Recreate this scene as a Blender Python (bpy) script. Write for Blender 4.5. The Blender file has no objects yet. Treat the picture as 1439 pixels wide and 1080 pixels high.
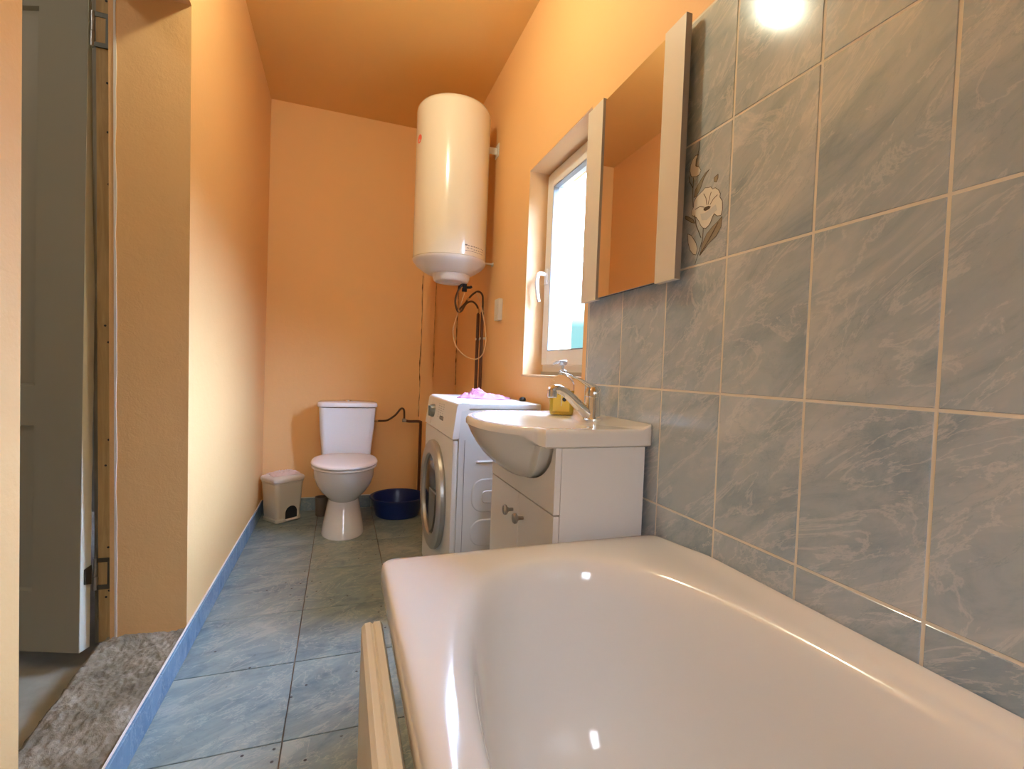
import bpy, bmesh, math, random
from mathutils import Vector, Matrix, noise
PI = math.pi
random.seed(7)
COL = bpy.context.scene.collection
XR, XL, YB, YF, ZC = 0.7736, -0.4522, 3.3602, -1.35, 2.5945
CAMZ = 0.9565

# ------------------------------------------------------------------ helpers
class MB:
    """collects shapes, in world coordinates, into one mesh"""
    def __init__(self):
        self.bm = bmesh.new(); self.mi = 0
    def _mark(self, faces):
        for f in faces: f.material_index = self.mi
    def box(self, lo, hi, bev=0.0, seg=2, rotz=0.0, rot=None):
        lo = Vector(lo); hi = Vector(hi); c = (lo + hi) / 2; s = hi - lo
        g = bmesh.ops.create_cube(self.bm, size=1.0)
        vs = g['verts']
        for v in vs: v.co = Vector((v.co.x * s.x, v.co.y * s.y, v.co.z * s.z))
        M = Matrix.Translation(c) @ (rot if rot is not None else Matrix.Rotation(rotz, 4, 'Z'))
        bmesh.ops.transform(self.bm, matrix=M, verts=vs)
        fs = list({f for v in vs for f in v.link_faces}); self._mark(fs)
        if bev > 0:
            es = list({e for v in vs for e in v.link_edges})
            r = bmesh.ops.bevel(self.bm, geom=es, offset=bev, segments=seg, profile=0.5, affect='EDGES')
            self._mark(r['faces'])
        return self
    def loft(self, rings, cap0=False, cap1=False, closed=True):
        R = [[self.bm.verts.new(p) for p in r] for r in rings]
        n = len(R[0]); fs = []
        for a, b in zip(R[:-1], R[1:]):
            for i in range(n if closed else n - 1):
                j = (i + 1) % n
                try: fs.append(self.bm.faces.new((a[i], a[j], b[j], b[i])))
                except ValueError: pass
        if cap0: fs.append(self.bm.faces.new(list(reversed(R[0]))))
        if cap1: fs.append(self.bm.faces.new(R[-1]))
        self._mark(fs); return self
    def lathe(self, prof, c, n=40, axis='Z', cap0=True, cap1=True, sx=1.0, sy=1.0):
        rings = []
        for r, h in prof:
            ring = []
            for i in range(n):
                a = 2 * PI * i / n
                p = Vector((r * math.cos(a) * sx, r * math.sin(a) * sy, h))
                if axis == 'X': p = Vector((p.z, p.x, p.y))
                if axis == 'Y': p = Vector((p.y, p.z, p.x))
                ring.append(Vector(c) + p)
            rings.append(ring)
        return self.loft(rings, cap0, cap1)
    def tube(self, pts, r, n=12, smooth=0, radii=None):
        pts = [Vector(p) for p in pts]
        if smooth:
            pts, radii = catmull(pts, smooth, radii)
        up = Vector((0, 0, 1)); rings = []; prevn = None
        for i, p in enumerate(pts):
            t = (pts[min(i + 1, len(pts) - 1)] - pts[max(i - 1, 0)]).normalized()
            if prevn is None:
                nn = t.cross(up if abs(t.z) < .9 else Vector((1, 0, 0))).normalized()
            else:
                nn = (prevn - t * prevn.dot(t)).normalized()
            prevn = nn; b = t.cross(nn)
            rr = radii[i] if radii else r
            rings.append([p + (nn * math.cos(2 * PI * k / n) + b * math.sin(2 * PI * k / n)) * rr for k in range(n)])
        return self.loft(rings, True, True)
    def prism(self, pts, d):
        """polygon of 3-D points pushed along vector d"""
        d = Vector(d); a = [Vector(p) for p in pts]; b = [p + d for p in a]
        return self.loft([a, b], True, True)
    def quad(self, pts):
        self._mark([self.bm.faces.new([self.bm.verts.new(p) for p in pts])]); return self
    def build(self, name, mats, parent=None, origin=(0, 0, 0), angle=35, subsurf=0, recalc=True, tc=None):
        bm = self.bm
        if recalc: bmesh.ops.recalc_face_normals(bm, faces=bm.faces[:])
        base = WORLD.get(parent.name, Vector((0, 0, 0))) if parent else Vector(origin)
        for v in bm.verts: v.co -= base
        me = bpy.data.meshes.new(name); bm.to_mesh(me); bm.free()
        if not isinstance(mats, (list, tuple)): mats = [mats]
        for m in mats: me.materials.append(m)
        me.polygons.foreach_set('use_smooth', [True] * len(me.polygons))
        me.set_sharp_from_angle(angle=math.radians(angle))
        o = bpy.data.objects.new(name, me); COL.objects.link(o)
        if parent: o.parent = parent
        else: o.location = base
        WORLD[o.name] = base.copy()
        if subsurf:
            s = o.modifiers.new('smooth', 'SUBSURF'); s.levels = subsurf; s.render_levels = subsurf
        else:
            wn = o.modifiers.new('normals', 'WEIGHTED_NORMAL'); wn.keep_sharp = True; wn.weight = 60
        return o
WORLD = {}
def catmull(pts, k, radii=None):
    out = []; ro = [] if radii else None
    P = [pts[0]] + pts + [pts[-1]]; Rr = ([radii[0]] + radii + [radii[-1]]) if radii else None
    for i in range(1, len(P) - 2):
        p0, p1, p2, p3 = P[i - 1:i + 3]
        for s in range(k):
            t = s / k
            out.append(0.5 * ((2 * p1) + (p2 - p0) * t + (2 * p0 - 5 * p1 + 4 * p2 - p3) * t * t + (3 * p1 - p0 - 3 * p2 + p3) * t ** 3))
            if radii: ro.append(Rr[i] * (1 - t) + Rr[i + 1] * t)
    out.append(pts[-1])
    if radii: ro.append(radii[-1])
    return out, ro
def tag(o, label=None, cat=None, kind=None, group=None):
    if label: o['label'] = label
    if cat: o['category'] = cat
    if kind: o['kind'] = kind
    if group: o['group'] = group
    return o
def thing(name, label, cat, loc, group=None, kind=None):
    o = bpy.data.objects.new(name, None); COL.objects.link(o); o.location = loc
    o.empty_display_size = 0.05
    WORLD[o.name] = Vector(loc); return tag(o, label, cat, kind, group)
def rrect(cx, cy, hx, hy, r, z, n=6, rot=0.0):
    out = []
    for qx, qy, a0 in ((1, 1, 0), (-1, 1, 90), (-1, -1, 180), (1, -1, 270)):
        for i in range(n + 1):
            a = math.radians(a0 + 90 * i / n)
            x = qx * (hx - r) + r * math.cos(a); y = qy * (hy - r) + r * math.sin(a)
            out.append(Vector((cx + x * math.cos(rot) - y * math.sin(rot), cy + x * math.sin(rot) + y * math.cos(rot), z)))
    return out

# ------------------------------------------------------------------ materials
def srgb(r, g, b):
    f = lambda c: (c / 255 / 12.92) if c / 255 <= .04045 else ((c / 255 + .055) / 1.055) ** 2.4
    return (f(r), f(g), f(b), 1)
def mat(name, col, rough=0.5, metal=0.0, **kw):
    m = bpy.data.materials.new(name); m.use_nodes = True
    b = m.node_tree.nodes['Principled BSDF']
    b.inputs['Base Color'].default_value = col; b.inputs['Roughness'].default_value = rough; b.inputs['Metallic'].default_value = metal
    for k, v in kw.items(): b.inputs[k].default_value = v
    return m
def N(m, t, **kw):
    n = m.node_tree.nodes.new(t)
    for k, v in kw.items(): setattr(n, k, v)
    return n
def L(m, a, b): m.node_tree.links.new(a, b)
def coords(m, scale=(1, 1, 1), rot=(0, 0, 0), src='Object', attr=None):
    mp = N(m, 'ShaderNodeMapping'); mp.inputs['Scale'].default_value = scale; mp.inputs['Rotation'].default_value = rot
    if attr:
        a = N(m, 'ShaderNodeAttribute', attribute_name=attr); L(m, a.outputs['Vector'], mp.inputs['Vector'])
    else:
        t = N(m, 'ShaderNodeTexCoord'); L(m, t.outputs[src], mp.inputs['Vector'])
    return mp.outputs['Vector']
def noise_tex(m, vec, scale, detail=4, rough=.55, dist=0.0):
    n = N(m, 'ShaderNodeTexNoise'); n.inputs['Scale'].default_value = scale; n.inputs['Detail'].default_value = detail
    n.inputs['Roughness'].default_value = rough; n.inputs['Distortion'].default_value = dist
    L(m, vec, n.inputs['Vector']); return n.outputs['Fac']
def ramp(m, fac, stops):
    r = N(m, 'ShaderNodeValToRGB'); e = r.color_ramp.elements
    while len(e) > 1: e.remove(e[-1])
    e[0].position, e[0].color = stops[0]
    for p, c in stops[1:]:
        x = e.new(p); x.color = c
    L(m, fac, r.inputs['Fac']); return r.outputs['Color']
def mix(m, fac, a, b, mode='MIX'):
    x = N(m, 'ShaderNodeMix', data_type='RGBA', blend_type=mode)
    for s, v in ((x.inputs[0], fac), (x.inputs[6], a), (x.inputs[7], b)):
        if hasattr(v, 'links') or hasattr(v, 'is_linked'): L(m, v, s)
        else: s.default_value = v
    return x.outputs[2]
def bump(m, fac, strength, dist=0.002, normal=None):
    b = N(m, 'ShaderNodeBump'); b.inputs['Strength'].default_value = strength; b.inputs['Distance'].default_value = dist
    L(m, fac, b.inputs['Height'])
    if normal: L(m, normal, b.inputs['Normal'])
    return b.outputs['Normal']
def setc(m, c): L(m, c, m.node_tree.nodes['Principled BSDF'].inputs['Base Color'])
def setn(m, c): L(m, c, m.node_tree.nodes['Principled BSDF'].inputs['Normal'])
def setr(m, c): L(m, c, m.node_tree.nodes['Principled BSDF'].inputs['Roughness'])

def paint(name, c1, c2, bs=0.25):
    m = mat(name, c1, .62)
    v = coords(m)
    f = noise_tex(m, v, 2.3, 5, .6)
    setc(m, mix(m, f, c1, c2))
    a = noise_tex(m, v, 160, 3, .6); b = noise_tex(m, v, 22, 4, .6, .6)
    setn(m, bump(m, b, bs * 1.0, .003, bump(m, a, bs, .0012)))
    return m
M_WALL = paint('apricot wall paint', (0.84, 0.52, 0.235, 1), (0.82, 0.50, 0.22, 1), .38)
M_CEIL = paint('apricot ceiling paint', (0.80, 0.50, 0.18, 1), (0.78, 0.48, 0.17, 1), .15)
M_WHITEWALL = paint('white wall paint', (0.78, 0.77, 0.74, 1), (0.76, 0.75, 0.72, 1), .15)
M_REVEAL = paint('apricot paint on rough plaster', (0.80, 0.47, 0.21, 1), (0.70, 0.40, 0.17, 1), .55)
M_SOFT = paint('pale window reveal plaster', (0.70, 0.46, 0.25, 1), (0.68, 0.44, 0.23, 1), .2)

def marble(name, base, light, dark, vein, rough, rot, sc):
    m = mat(name, base, rough)
    v = coords(m, sc, rot, attr='tc'); v.node.vector_type = 'TEXTURE'
    a = noise_tex(m, v, 8.0, 9, .66, .8)
    c = ramp(m, a, [(.36, dark), (.48, base), (.52, base), (.64, light)])
    w = noise_tex(m, v, 9, 9, .66, 1.0)
    wv = N(m, 'ShaderNodeMath', operation='SUBTRACT'); L(m, w, wv.inputs[0]); wv.inputs[1].default_value = .5
    ab = N(m, 'ShaderNodeMath', operation='ABSOLUTE'); L(m, wv.outputs[0], ab.inputs[0])
    vf = ramp(m, ab.outputs[0], [(0.0, (.55, .55, .55, 1)), (.022, (0, 0, 0, 1))])
    c = mix(m, vf, c, vein)
    w2 = noise_tex(m, v, 6.0, 9, .7, 1.0)
    wv2 = N(m, 'ShaderNodeMath', operation='SUBTRACT'); L(m, w2, wv2.inputs[0]); wv2.inputs[1].default_value = .46
    ab2 = N(m, 'ShaderNodeMath', operation='ABSOLUTE'); L(m, wv2.outputs[0], ab2.inputs[0])
    vf2 = ramp(m, ab2.outputs[0], [(0.0, (.5, .5, .5, 1)), (.012, (0, 0, 0, 1))])
    c = mix(m, vf2, c, dark)
    f = noise_tex(m, v, 60, 4, .7)
    c = mix(m, ramp(m, f, [(.35, (0, 0, 0, 1)), (.75, (.28, .28, .28, 1))]), c, light)
    setc(m, c)
    return m
M_WTILE = marble('blue grey marbled wall tile', (0.41, 0.475, 0.53, 1), (0.54, 0.575, 0.60, 1), (0.28, 0.36, 0.43, 1), (0.68, 0.69, 0.69, 1), .13, (0, 0, math.radians(-38)), (2.4, 1.0, 1.0))
M_FTILE = marble('blue grey marbled floor tile', (0.205, 0.285, 0.30, 1), (0.34, 0.40, 0.38, 1), (0.11, 0.18, 0.215, 1), (0.45, 0.48, 0.44, 1), .28, (0, 0, math.radians(25)), (2.0, 1.0, 1.0))
M_SKIRT = marble('blue skirting tile', (0.17, 0.29, 0.43, 1), (0.24, 0.36, 0.48, 1), (0.12, 0.22, 0.35, 1), (0.3, 0.4, 0.5, 1), .25, (0, 0, .3), (1, 2, 1))
# dark specks and grime on the floor tiles, irregular marks with their own shape
def add_specks(m):
    b = m.node_tree.nodes['Principled BSDF']; src = b.inputs['Base Color'].links[0].from_socket
    v = coords(m)
    vo = N(m, 'ShaderNodeTexVoronoi', voronoi_dimensions='2D'); vo.inputs['Scale'].default_value = 12; L(m, v, vo.inputs['Vector'])
    r = ramp(m, vo.outputs['Distance'], [(0.0, (1, 1, 1, 1)), (.040, (1, 1, 1, 1)), (.055, (0, 0, 0, 1))])
    n2 = noise_tex(m, v, 3.1, 2, .5)
    g = ramp(m, n2, [(.53, (0, 0, 0, 1)), (.56, (1, 1, 1, 1))])
    f = mix(m, 1.0, r, g, 'MULTIPLY')
    c = mix(m, f, src, (.03, .035, .04, 1))
    n3 = noise_tex(m, v, 5, 6, .7)
    c = mix(m, ramp(m, n3, [(.5, (0, 0, 0, 1)), (.8, (.35, .35, .35, 1))]), c, (.16, .15, .12, 1))
    L(m, c, b.inputs['Base Color'])
add_specks(M_FTILE)
M_GROUT = mat('cream wall grout', (0.80, 0.75, 0.64, 1), .8)
M_FGROUT = mat('dark floor grout', (0.13, 0.12, 0.11, 1), .9)
def add_patch(m, other, s=8):
    v = coords(m); f = noise_tex(m, v, s, 5, .6)
    setc(m, mix(m, ramp(m, f, [(.42, (0, 0, 0, 1)), (.62, (1, 1, 1, 1))]), m.node_tree.nodes['Principled BSDF'].inputs['Base Color'].default_value[:], other))
add_patch(M_GROUT, (0.80, 0.76, 0.68, 1)); add_patch(M_FGROUT, (0.30, 0.22, 0.15, 1), 4)

M_ACR = mat('cream white bath acrylic', (0.80, 0.785, 0.75, 1), .13, **{'Coat Weight': .5, 'Coat Roughness': .04})
M_CER = mat('white glazed ceramic', (0.80, 0.82, 0.85, 1), .12, **{'Coat Weight': .5, 'Coat Roughness': .03})
M_CERB = mat('cream glazed basin ceramic', (0.80, 0.765, 0.70, 1), .12, **{'Coat Weight': .5, 'Coat Roughness': .03})
M_SEAT = mat('white toilet seat plastic', (0.80, 0.77, 0.77, 1), .18)
M_HEAT = mat('cream enamelled steel', (0.80, 0.76, 0.66, 1), .2, **{'Coat Weight': .4, 'Coat Roughness': .08})
M_HEATP = mat('white heater plastic', (0.78, 0.76, 0.74, 1), .35)
M_WM = mat('white washing machine enamel', (0.70, 0.71, 0.71, 1), .3)
M_WMP = mat('white control panel plastic', (0.78, 0.77, 0.76, 1), .35)
M_SILV = mat('silver grey plastic', (0.42, 0.40, 0.37, 1), .32, .6)
M_DGLASS = mat('dark door glass', (0.035, 0.035, 0.04, 1), .12)
M_KNOBG = mat('grey knob plastic', (0.20, 0.21, 0.20, 1), .3, .3)
M_PLATE = mat('smoky grey plastic', (0.16, 0.15, 0.135, 1), .3)
M_DARK = mat('dark rubber', (0.02, 0.02, 0.022, 1), .6)
M_LABEL = mat('grey label print', (0.16, 0.16, 0.17, 1), .6)
M_CAB = mat('white cabinet laminate', (0.79, 0.765, 0.72, 1), .33)
M_CABE = mat('grey cabinet edge', (0.33, 0.31, 0.28, 1), .6)
M_CHR = mat('chrome', (0.80, 0.80, 0.80, 1), .07, 1.0)
M_KNOB = mat('brushed nickel knob', (0.38, 0.36, 0.33, 1), .35, 1.0)
M_MIRR = mat('mirror silver', (0.93, 0.93, 0.93, 1), .0, 1.0)
M_MFR = mat('cream white mirror panel', (0.76, 0.70, 0.61, 1), .35)
M_MEDGE = mat('grey brown board edge', (0.36, 0.32, 0.28, 1), .5)
M_PVC = mat('white window plastic', (0.82, 0.83, 0.85, 1), .28)
M_GASK = mat('grey window gasket', (0.25, 0.27, 0.29, 1), .6)
M_SILL = mat('grey unpainted sill edge', (0.42, 0.41, 0.38, 1), .8)
M_BLUE = mat('navy blue plastic', (0.005, 0.02, 0.13, 1), .3)
M_BIN = mat('cream bin plastic', (0.66, 0.60, 0.49, 1), .4)
M_BINL = mat('pale bin lid plastic', (0.74, 0.68, 0.60, 1), .35)
M_PIPE = mat('brown painted steel pipe', (0.10, 0.035, 0.018, 1), .45)
M_BRAID = mat('dark braided hose', (0.10, 0.06, 0.04, 1), .45, .5)
M_BRASS = mat('brass fitting', (0.62, 0.42, 0.22, 1), .35, 1.0)
M_CABLE = mat('cream cable sheath', (0.74, 0.52, 0.30, 1), .5)
M_BRN = mat('brown smoked plastic', (0.15, 0.115, 0.09, 1), .3)
M_WHITE = mat('white box plastic', (0.70, 0.68, 0.63, 1), .45)
M_LEAF = mat('grey green painted door', (0.42, 0.38, 0.285, 1), .5)
M_EDGE = mat('lightened cream door edge', (0.82, 0.80, 0.66, 1), .5)  # cream edge, lightened to carry the daylight falling on it
M_CRACK = mat('dark wall crack', (0.10, 0.035, 0.01, 1), .9)
M_IRON = mat('dark worn iron', (0.10, 0.09, 0.07, 1), .45, .7)
M_FOAM = mat('white plaster edge', (0.80, 0.74, 0.68, 1), .8)

def wood(name, c1, c2, c3, sc=(18, 18, 1.2)):
    m = mat(name, c1, .6); v = coords(m, sc)
    f = noise_tex(m, v, 3, 6, .6, 1.0)
    c = ramp(m, f, [(.3, c1), (.6, c2), (.8, c1)])
    setc(m, c); setn(m, bump(m, f, .3, .001)); return m
M_WOOD = wood('bare pine with stains', (0.62, 0.42, 0.18, 1), (0.48, 0.30, 0.11, 1), (0.1, .06, .03, 1))
M_WOODG = wood('grey weathered jamb wood', (0.42, 0.39, 0.30, 1), (0.30, 0.27, 0.20, 1), (0.1, .06, .03, 1))
M_PANEL = wood('cream bath panel board', (0.78, 0.74, 0.63, 1), (0.74, 0.70, 0.58, 1), (0, 0, 0, 1), (30, .8, 1.5))
M_BROWN = mat('brown painted board', (0.42, 0.23, 0.12, 1), .6)

M_CONC = mat('rough grey concrete', (0.33, 0.30, 0.27, 1), .9)
v = coords(M_CONC); f1 = noise_tex(M_CONC, v, 9, 8, .7, .5); f2 = noise_tex(M_CONC, v, 45, 6, .7)
c = ramp(M_CONC, f1, [(.32, (0.12, 0.095, 0.06, 1)), (.48, (0.20, 0.16, 0.105, 1)), (.62, (0.31, 0.26, 0.19, 1)), (.75, (0.48, 0.43, 0.36, 1))])
setc(M_CONC, mix(M_CONC, ramp(M_CONC, f2, [(.30, (.4, .4, .4, 1)), (.45, (0, 0, 0, 1))]), c, (0.12, 0.10, 0.08, 1)))
setn(M_CONC, bump(M_CONC, f2, .8, .006, bump(M_CONC, f1, .8, .012)))
M_HALL = mat('smooth hallway screed', (0.36, 0.32, 0.25, 1), .55); add_patch(M_HALL, (0.28, 0.25, 0.19, 1), 5)
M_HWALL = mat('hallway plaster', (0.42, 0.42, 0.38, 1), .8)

M_CLOTH = mat('pink terry cloth', (0.80, 0.45, 0.62, 1), .9)
v = coords(M_CLOTH); f = noise_tex(M_CLOTH, v, 9, 2); w = N(M_CLOTH, 'ShaderNodeTexWave'); w.inputs['Scale'].default_value = 14; w.inputs['Distortion'].default_value = 3; L(M_CLOTH, v, w.inputs['Vector'])
setc(M_CLOTH, mix(M_CLOTH, f, (0.42, 0.14, 0.24, 1), (0.46, 0.24, 0.35, 1)))
setn(M_CLOTH, bump(M_CLOTH, noise_tex(M_CLOTH, v, 300, 2), .5, .002))
M_PAPER = mat('crumpled pinkish tissue', (0.72, 0.55, 0.48, 1), .85)

def clear(name, col, ior=1.45, rough=0.02):
    return mat(name, col, rough, **{'Transmission Weight': 1.0, 'IOR': ior})
M_BOT = clear('clear bottle plastic', (0.97, 0.98, 0.98, 1), 1.4)
M_PUMP = mat('translucent pump plastic', (0.85, 0.88, 0.90, 1), .25, **{'Transmission Weight': .55, 'IOR': 1.3})
M_SOAP = mat('yellow liquid soap', (0.90, 0.62, 0.08, 1), .2, **{'Transmission Weight': .35, 'IOR': 1.2})
M_YLAB = mat('yellow bottle label', (0.80, 0.52, 0.06, 1), .4)
M_PANE = bpy.data.materials.new('window glass'); M_PANE.use_nodes = True
nt = M_PANE.node_tree; nt.nodes.clear()
o_ = nt.nodes.new('ShaderNodeOutputMaterial'); tr = nt.nodes.new('ShaderNodeBsdfTransparent'); gl = nt.nodes.new('ShaderNodeBsdfGlossy'); mx = nt.nodes.new('ShaderNodeMixShader'); fr = nt.nodes.new('ShaderNodeFresnel')
tr.inputs[0].default_value = (0.93, 0.985, 0.99, 1); gl.inputs['Roughness'].default_value = 0.02; fr.inputs[0].default_value = 1.45
mx.inputs[0].default_value = .05; nt.links.new(tr.outputs[0], mx.inputs[1]); nt.links.new(gl.outputs[0], mx.inputs[2]); nt.links.new(mx.outputs[0], o_.inputs[0])
M_FILLPANE = M_PANE.copy(); M_FILLPANE.name = 'warm fill light tint'
M_FILLPANE.node_tree.nodes['Transparent BSDF'].inputs[0].default_value = (0.62, 0.56, 0.485, 1)  # tint turns the added window's daylight to a warm neutral
M_BULB = bpy.data.materials.new('glowing bulb glass'); M_BULB.use_nodes = True
b = M_BULB.node_tree.nodes['Principled BSDF']; b.inputs['Emission Color'].default_value = (1.0, 1.0, 0.74, 1); b.inputs['Emission Strength'].default_value = 370.0

M_HFILL = bpy.data.materials.new('hallway fill glow'); M_HFILL.use_nodes = True  # glow of the added hallway fill
b = M_HFILL.node_tree.nodes['Principled BSDF']; b.inputs['Emission Color'].default_value = (1.0, 0.95, 0.85, 1); b.inputs['Emission Strength'].default_value = 30.0
# flower tile colours
M_PET = mat('pale flower petals', (0.78, 0.77, 0.72, 1), .15)
M_PETL = mat('flower leaf grey', (0.30, 0.275, 0.22, 1), .15)
M_PETB = mat('flower pale blue shading', (0.62, 0.66, 0.68, 1), .15)
M_LINE = mat('flower outline brown', (0.11, 0.085, 0.07, 1), .2)

# ------------------------------------------------------------------ tiles
def tile_mesh(name, mats, cells, frame, gap, thick, bev, parent=None, origin=(0, 0, 0)):
    """cells: (u0,v0,u1,v1) ; frame(u,v,h) -> world point; one mesh of all tiles with a per-tile texture shift"""
    vs, fs, tcs = [], [], []
    rnd = random.Random(3)
    for (u0, v0, u1, v1) in cells:
        ou, ov, ow = rnd.uniform(0, 40), rnd.uniform(0, 40), rnd.uniform(0, 9)
        g = gap / 2; a = (u0 + g, v0 + g, u1 - g, v1 - g); b = (a[0] + bev, a[1] + bev, a[2] - bev, a[3] - bev)
        k = len(vs)
        for (q, h) in ((a, 0.0), (a, thick - bev), (b, thick)):
            for (u, w) in ((q[0], q[1]), (q[2], q[1]), (q[2], q[3]), (q[0], q[3])):
                vs.append(frame(u, w, h) - Vector(origin)); tcs.append((u + ou, w + ov, ow))
        for l in (0, 4):
            for i in range(4):
                j = (i + 1) % 4; fs.append((k + l + i, k + l + j, k + l + 4 + j, k + l + 4 + i))
        fs.append((k + 8, k + 9, k + 10, k + 11))
    me = bpy.data.meshes.new(name); me.from_pydata([tuple(v) for v in vs], [], fs)
    at = me.attributes.new('tc', 'FLOAT_VECTOR', 'POINT')
    at.data.foreach_set('vector', [c for t in tcs for c in t])
    for m in mats: me.materials.append(m)
    bm = bmesh.new(); bm.from_mesh(me); bmesh.ops.recalc_face_normals(bm, faces=bm.faces[:]); bm.to_mesh(me); bm.free()
    o = bpy.data.objects.new(name, me); COL.objects.link(o)
    if parent: o.parent = parent
    else: o.location = origin
    WORLD[o.name] = Vector(origin)
    return o

# ------------------------------------------------------------------ room shell
WR = XR + 0.006          # painted face of the right wall
WT = 0.24
def S(o, label=None): return tag(o, label, None, 'structure')
# floor with laid tiles
o = MB().box((XL - 0.001, YF, -0.12), (WR, YB, -0.006)).build('floor', M_FGROUT)
S(o, 'bathroom floor laid with blue grey marbled tiles and dark grout'); FLOOR = o
cols = [-0.4522, -0.1150, 0.2150, 0.5450, WR]
rows = [YF]; y = 1.3000 - 0.345 * 7
while y < YB - .02:
    rows.append(y); y += 0.3450 if y < 1.9 else (0.394 if y < 2.2 else .335)
rows.append(YB); rows = sorted(r for r in rows if r >= YF)
cells = [(cols[i], rows[j], cols[i + 1], rows[j + 1]) for i in range(4) for j in range(len(rows) - 1) if rows[j + 1] - rows[j] > .03]
tile_mesh('floor_tiles', [M_FTILE], cells, lambda u, w, h: Vector((u, w, -0.006 + h)), .0035, .006, .0008, FLOOR)
# ceiling
S(MB().box((XL - .2, YF - .2, ZC), (XR + .24, YB + .2, ZC + .15)).build('ceiling', M_CEIL), 'apricot painted ceiling')
# back wall
S(MB().box((XL - .2, YB, -.12), (XR + .24, YB + .2, ZC)).build('wall_back', M_WALL), 'apricot back wall behind the toilet')
m = MB(); x0_, x1_, z0_, z1_ = -.15, .45, 1.15, 2.0
m.box((XL - .2, YF - .2, -.12), (x0_, YF, ZC)); m.box((x1_, YF - .2, -.12), (XR + .24, YF, ZC)); m.box((x0_, YF - .2, -.12), (x1_, YF, z0_)); m.box((x0_, YF - .2, z1_), (x1_, YF, ZC))
S(m.build('wall_front', M_WHITEWALL), 'white wall behind the camera with an added opening for fill light')
WFILL = thing('window_fill', 'added unseen window behind the camera for neutral fill light', None, (.15, YF - .1, z0_), kind='structure')  # invented window, lights the surfaces that face the camera
m = MB()
for a, b_ in (((x0_, z0_), (x0_ + .07, z1_)), ((x1_ - .07, z0_), (x1_, z1_)), ((x0_ + .07, z0_), (x1_ - .07, z0_ + .07)), ((x0_ + .07, z1_ - .07), (x1_ - .07, z1_))):
    m.box((a[0], YF - .13, a[1]), (b_[0], YF - .07, b_[1]), .003)
m.build('window_frame', M_PVC, WFILL)
MB().box((x0_ + .06, YF - .102, z0_ + .06), (x1_ - .06, YF - .098, z1_ - .06)).build('pane', M_FILLPANE, WFILL)
# right wall with the window opening
WY0, WY1, WZ0, WZ1 = 1.466, 2.040, 0.945, 1.868
m = MB()
m.box((WR, YF, -.12), (WR + WT, WY0, ZC)); m.box((WR, WY1, -.12), (WR + WT, YB, ZC))
m.box((WR, WY0, -.12), (WR + WT, WY1, WZ0)); m.box((WR, WY0, WZ1), (WR + WT, WY1, ZC))
bmesh.ops.remove_doubles(m.bm, verts=m.bm.verts[:], dist=1e-5)
S(m.build('wall_right', M_WALL), 'apricot wall with the window')
# left wall with the doorway; the far jamb leans a little
def wl(m, ya0, ya1, yb0, yb1, z0, z1):
    x0, x1 = XL - .205, XL
    P = [(x1, ya0, z0), (x1, yb0, z0), (x1, yb1, z1), (x1, ya1, z1)]
    Q = [(x0, p[1], p[2]) for p in P]
    m.loft([[Vector(p) for p in P], [Vector(q) for q in Q]], True, True)
DZ = 2.02
def yfar(z): return 1.797 - .041 * (z - .09)
m = MB()
wl(m, YF, YF, .932, .912, -.12, DZ)
wl(m, yfar(-.12), yfar(DZ), YB, YB, -.12, DZ)
wl(m, YF, YF, YB, YB, DZ, ZC)
S(m.build('wall_left', [M_REVEAL if False else M_WALL]), 'apricot plaster wall with the doorway')
# skirting tiles
zs = 0.0886
cells = []; y = YF
ys = [YF] + [1.205 + .333 * k for k in range(-7, 7)] + [YB]
o = MB().box((XL, YF, 0), (XL + .004, YB - .01, zs)).build('baseboard_left', M_FOAM)
S(o, 'blue tile skirting along the left wall and doorway step')
tile_mesh('skirting_tiles', [M_SKIRT], [(a, 0.002, b, zs - .003) for a, b in zip(ys[:-1], ys[1:]) if b - a > .02], lambda u, w, h: Vector((XL + .003 + h, u, w)), .002, .007, .0012, o)
xs = [XL + .012, -.115, .215, .545, WR]
o = MB().box((XL + .01, YB - .004, 0), (WR, YB, zs)).build('baseboard_back', M_GROUT)
S(o, 'grey blue tile skirting along the back wall')
tile_mesh('skirting_tiles', [M_FTILE], [(a, 0.002, b, zs - .003) for a, b in zip(xs[:-1], xs[1:])], lambda u, w, h: Vector((u, YB - .003 - h, w)), .002, .007, .0012, o)
# wall tiles around the bath
o = MB().box((XR + .0012, YF, .30), (WR, 1.4325, 1.8145)).build('wall_right_tiles', M_GROUT)
S(o, 'blue grey marbled wall tiles with cream grout above the bath'); TW = o
yy = [YF] + [.8213 + .2 * k for k in range(-10, 4)] + [1.4325]; yy = sorted(set(round(v, 4) for v in yy))
zz = [.336, .631, .926, 1.221, 1.516, 1.811]
cells = [(a, c, b_, d) for a, b_ in zip(yy[:-1], yy[1:]) for c, d in zip(zz[:-1], zz[1:]) if b_ - a > .008]
tile_mesh('tiles', [M_WTILE], cells, lambda u, w, h: Vector((XR + .005 - h, u, w)), .0052, .005, .0009, o)
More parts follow.
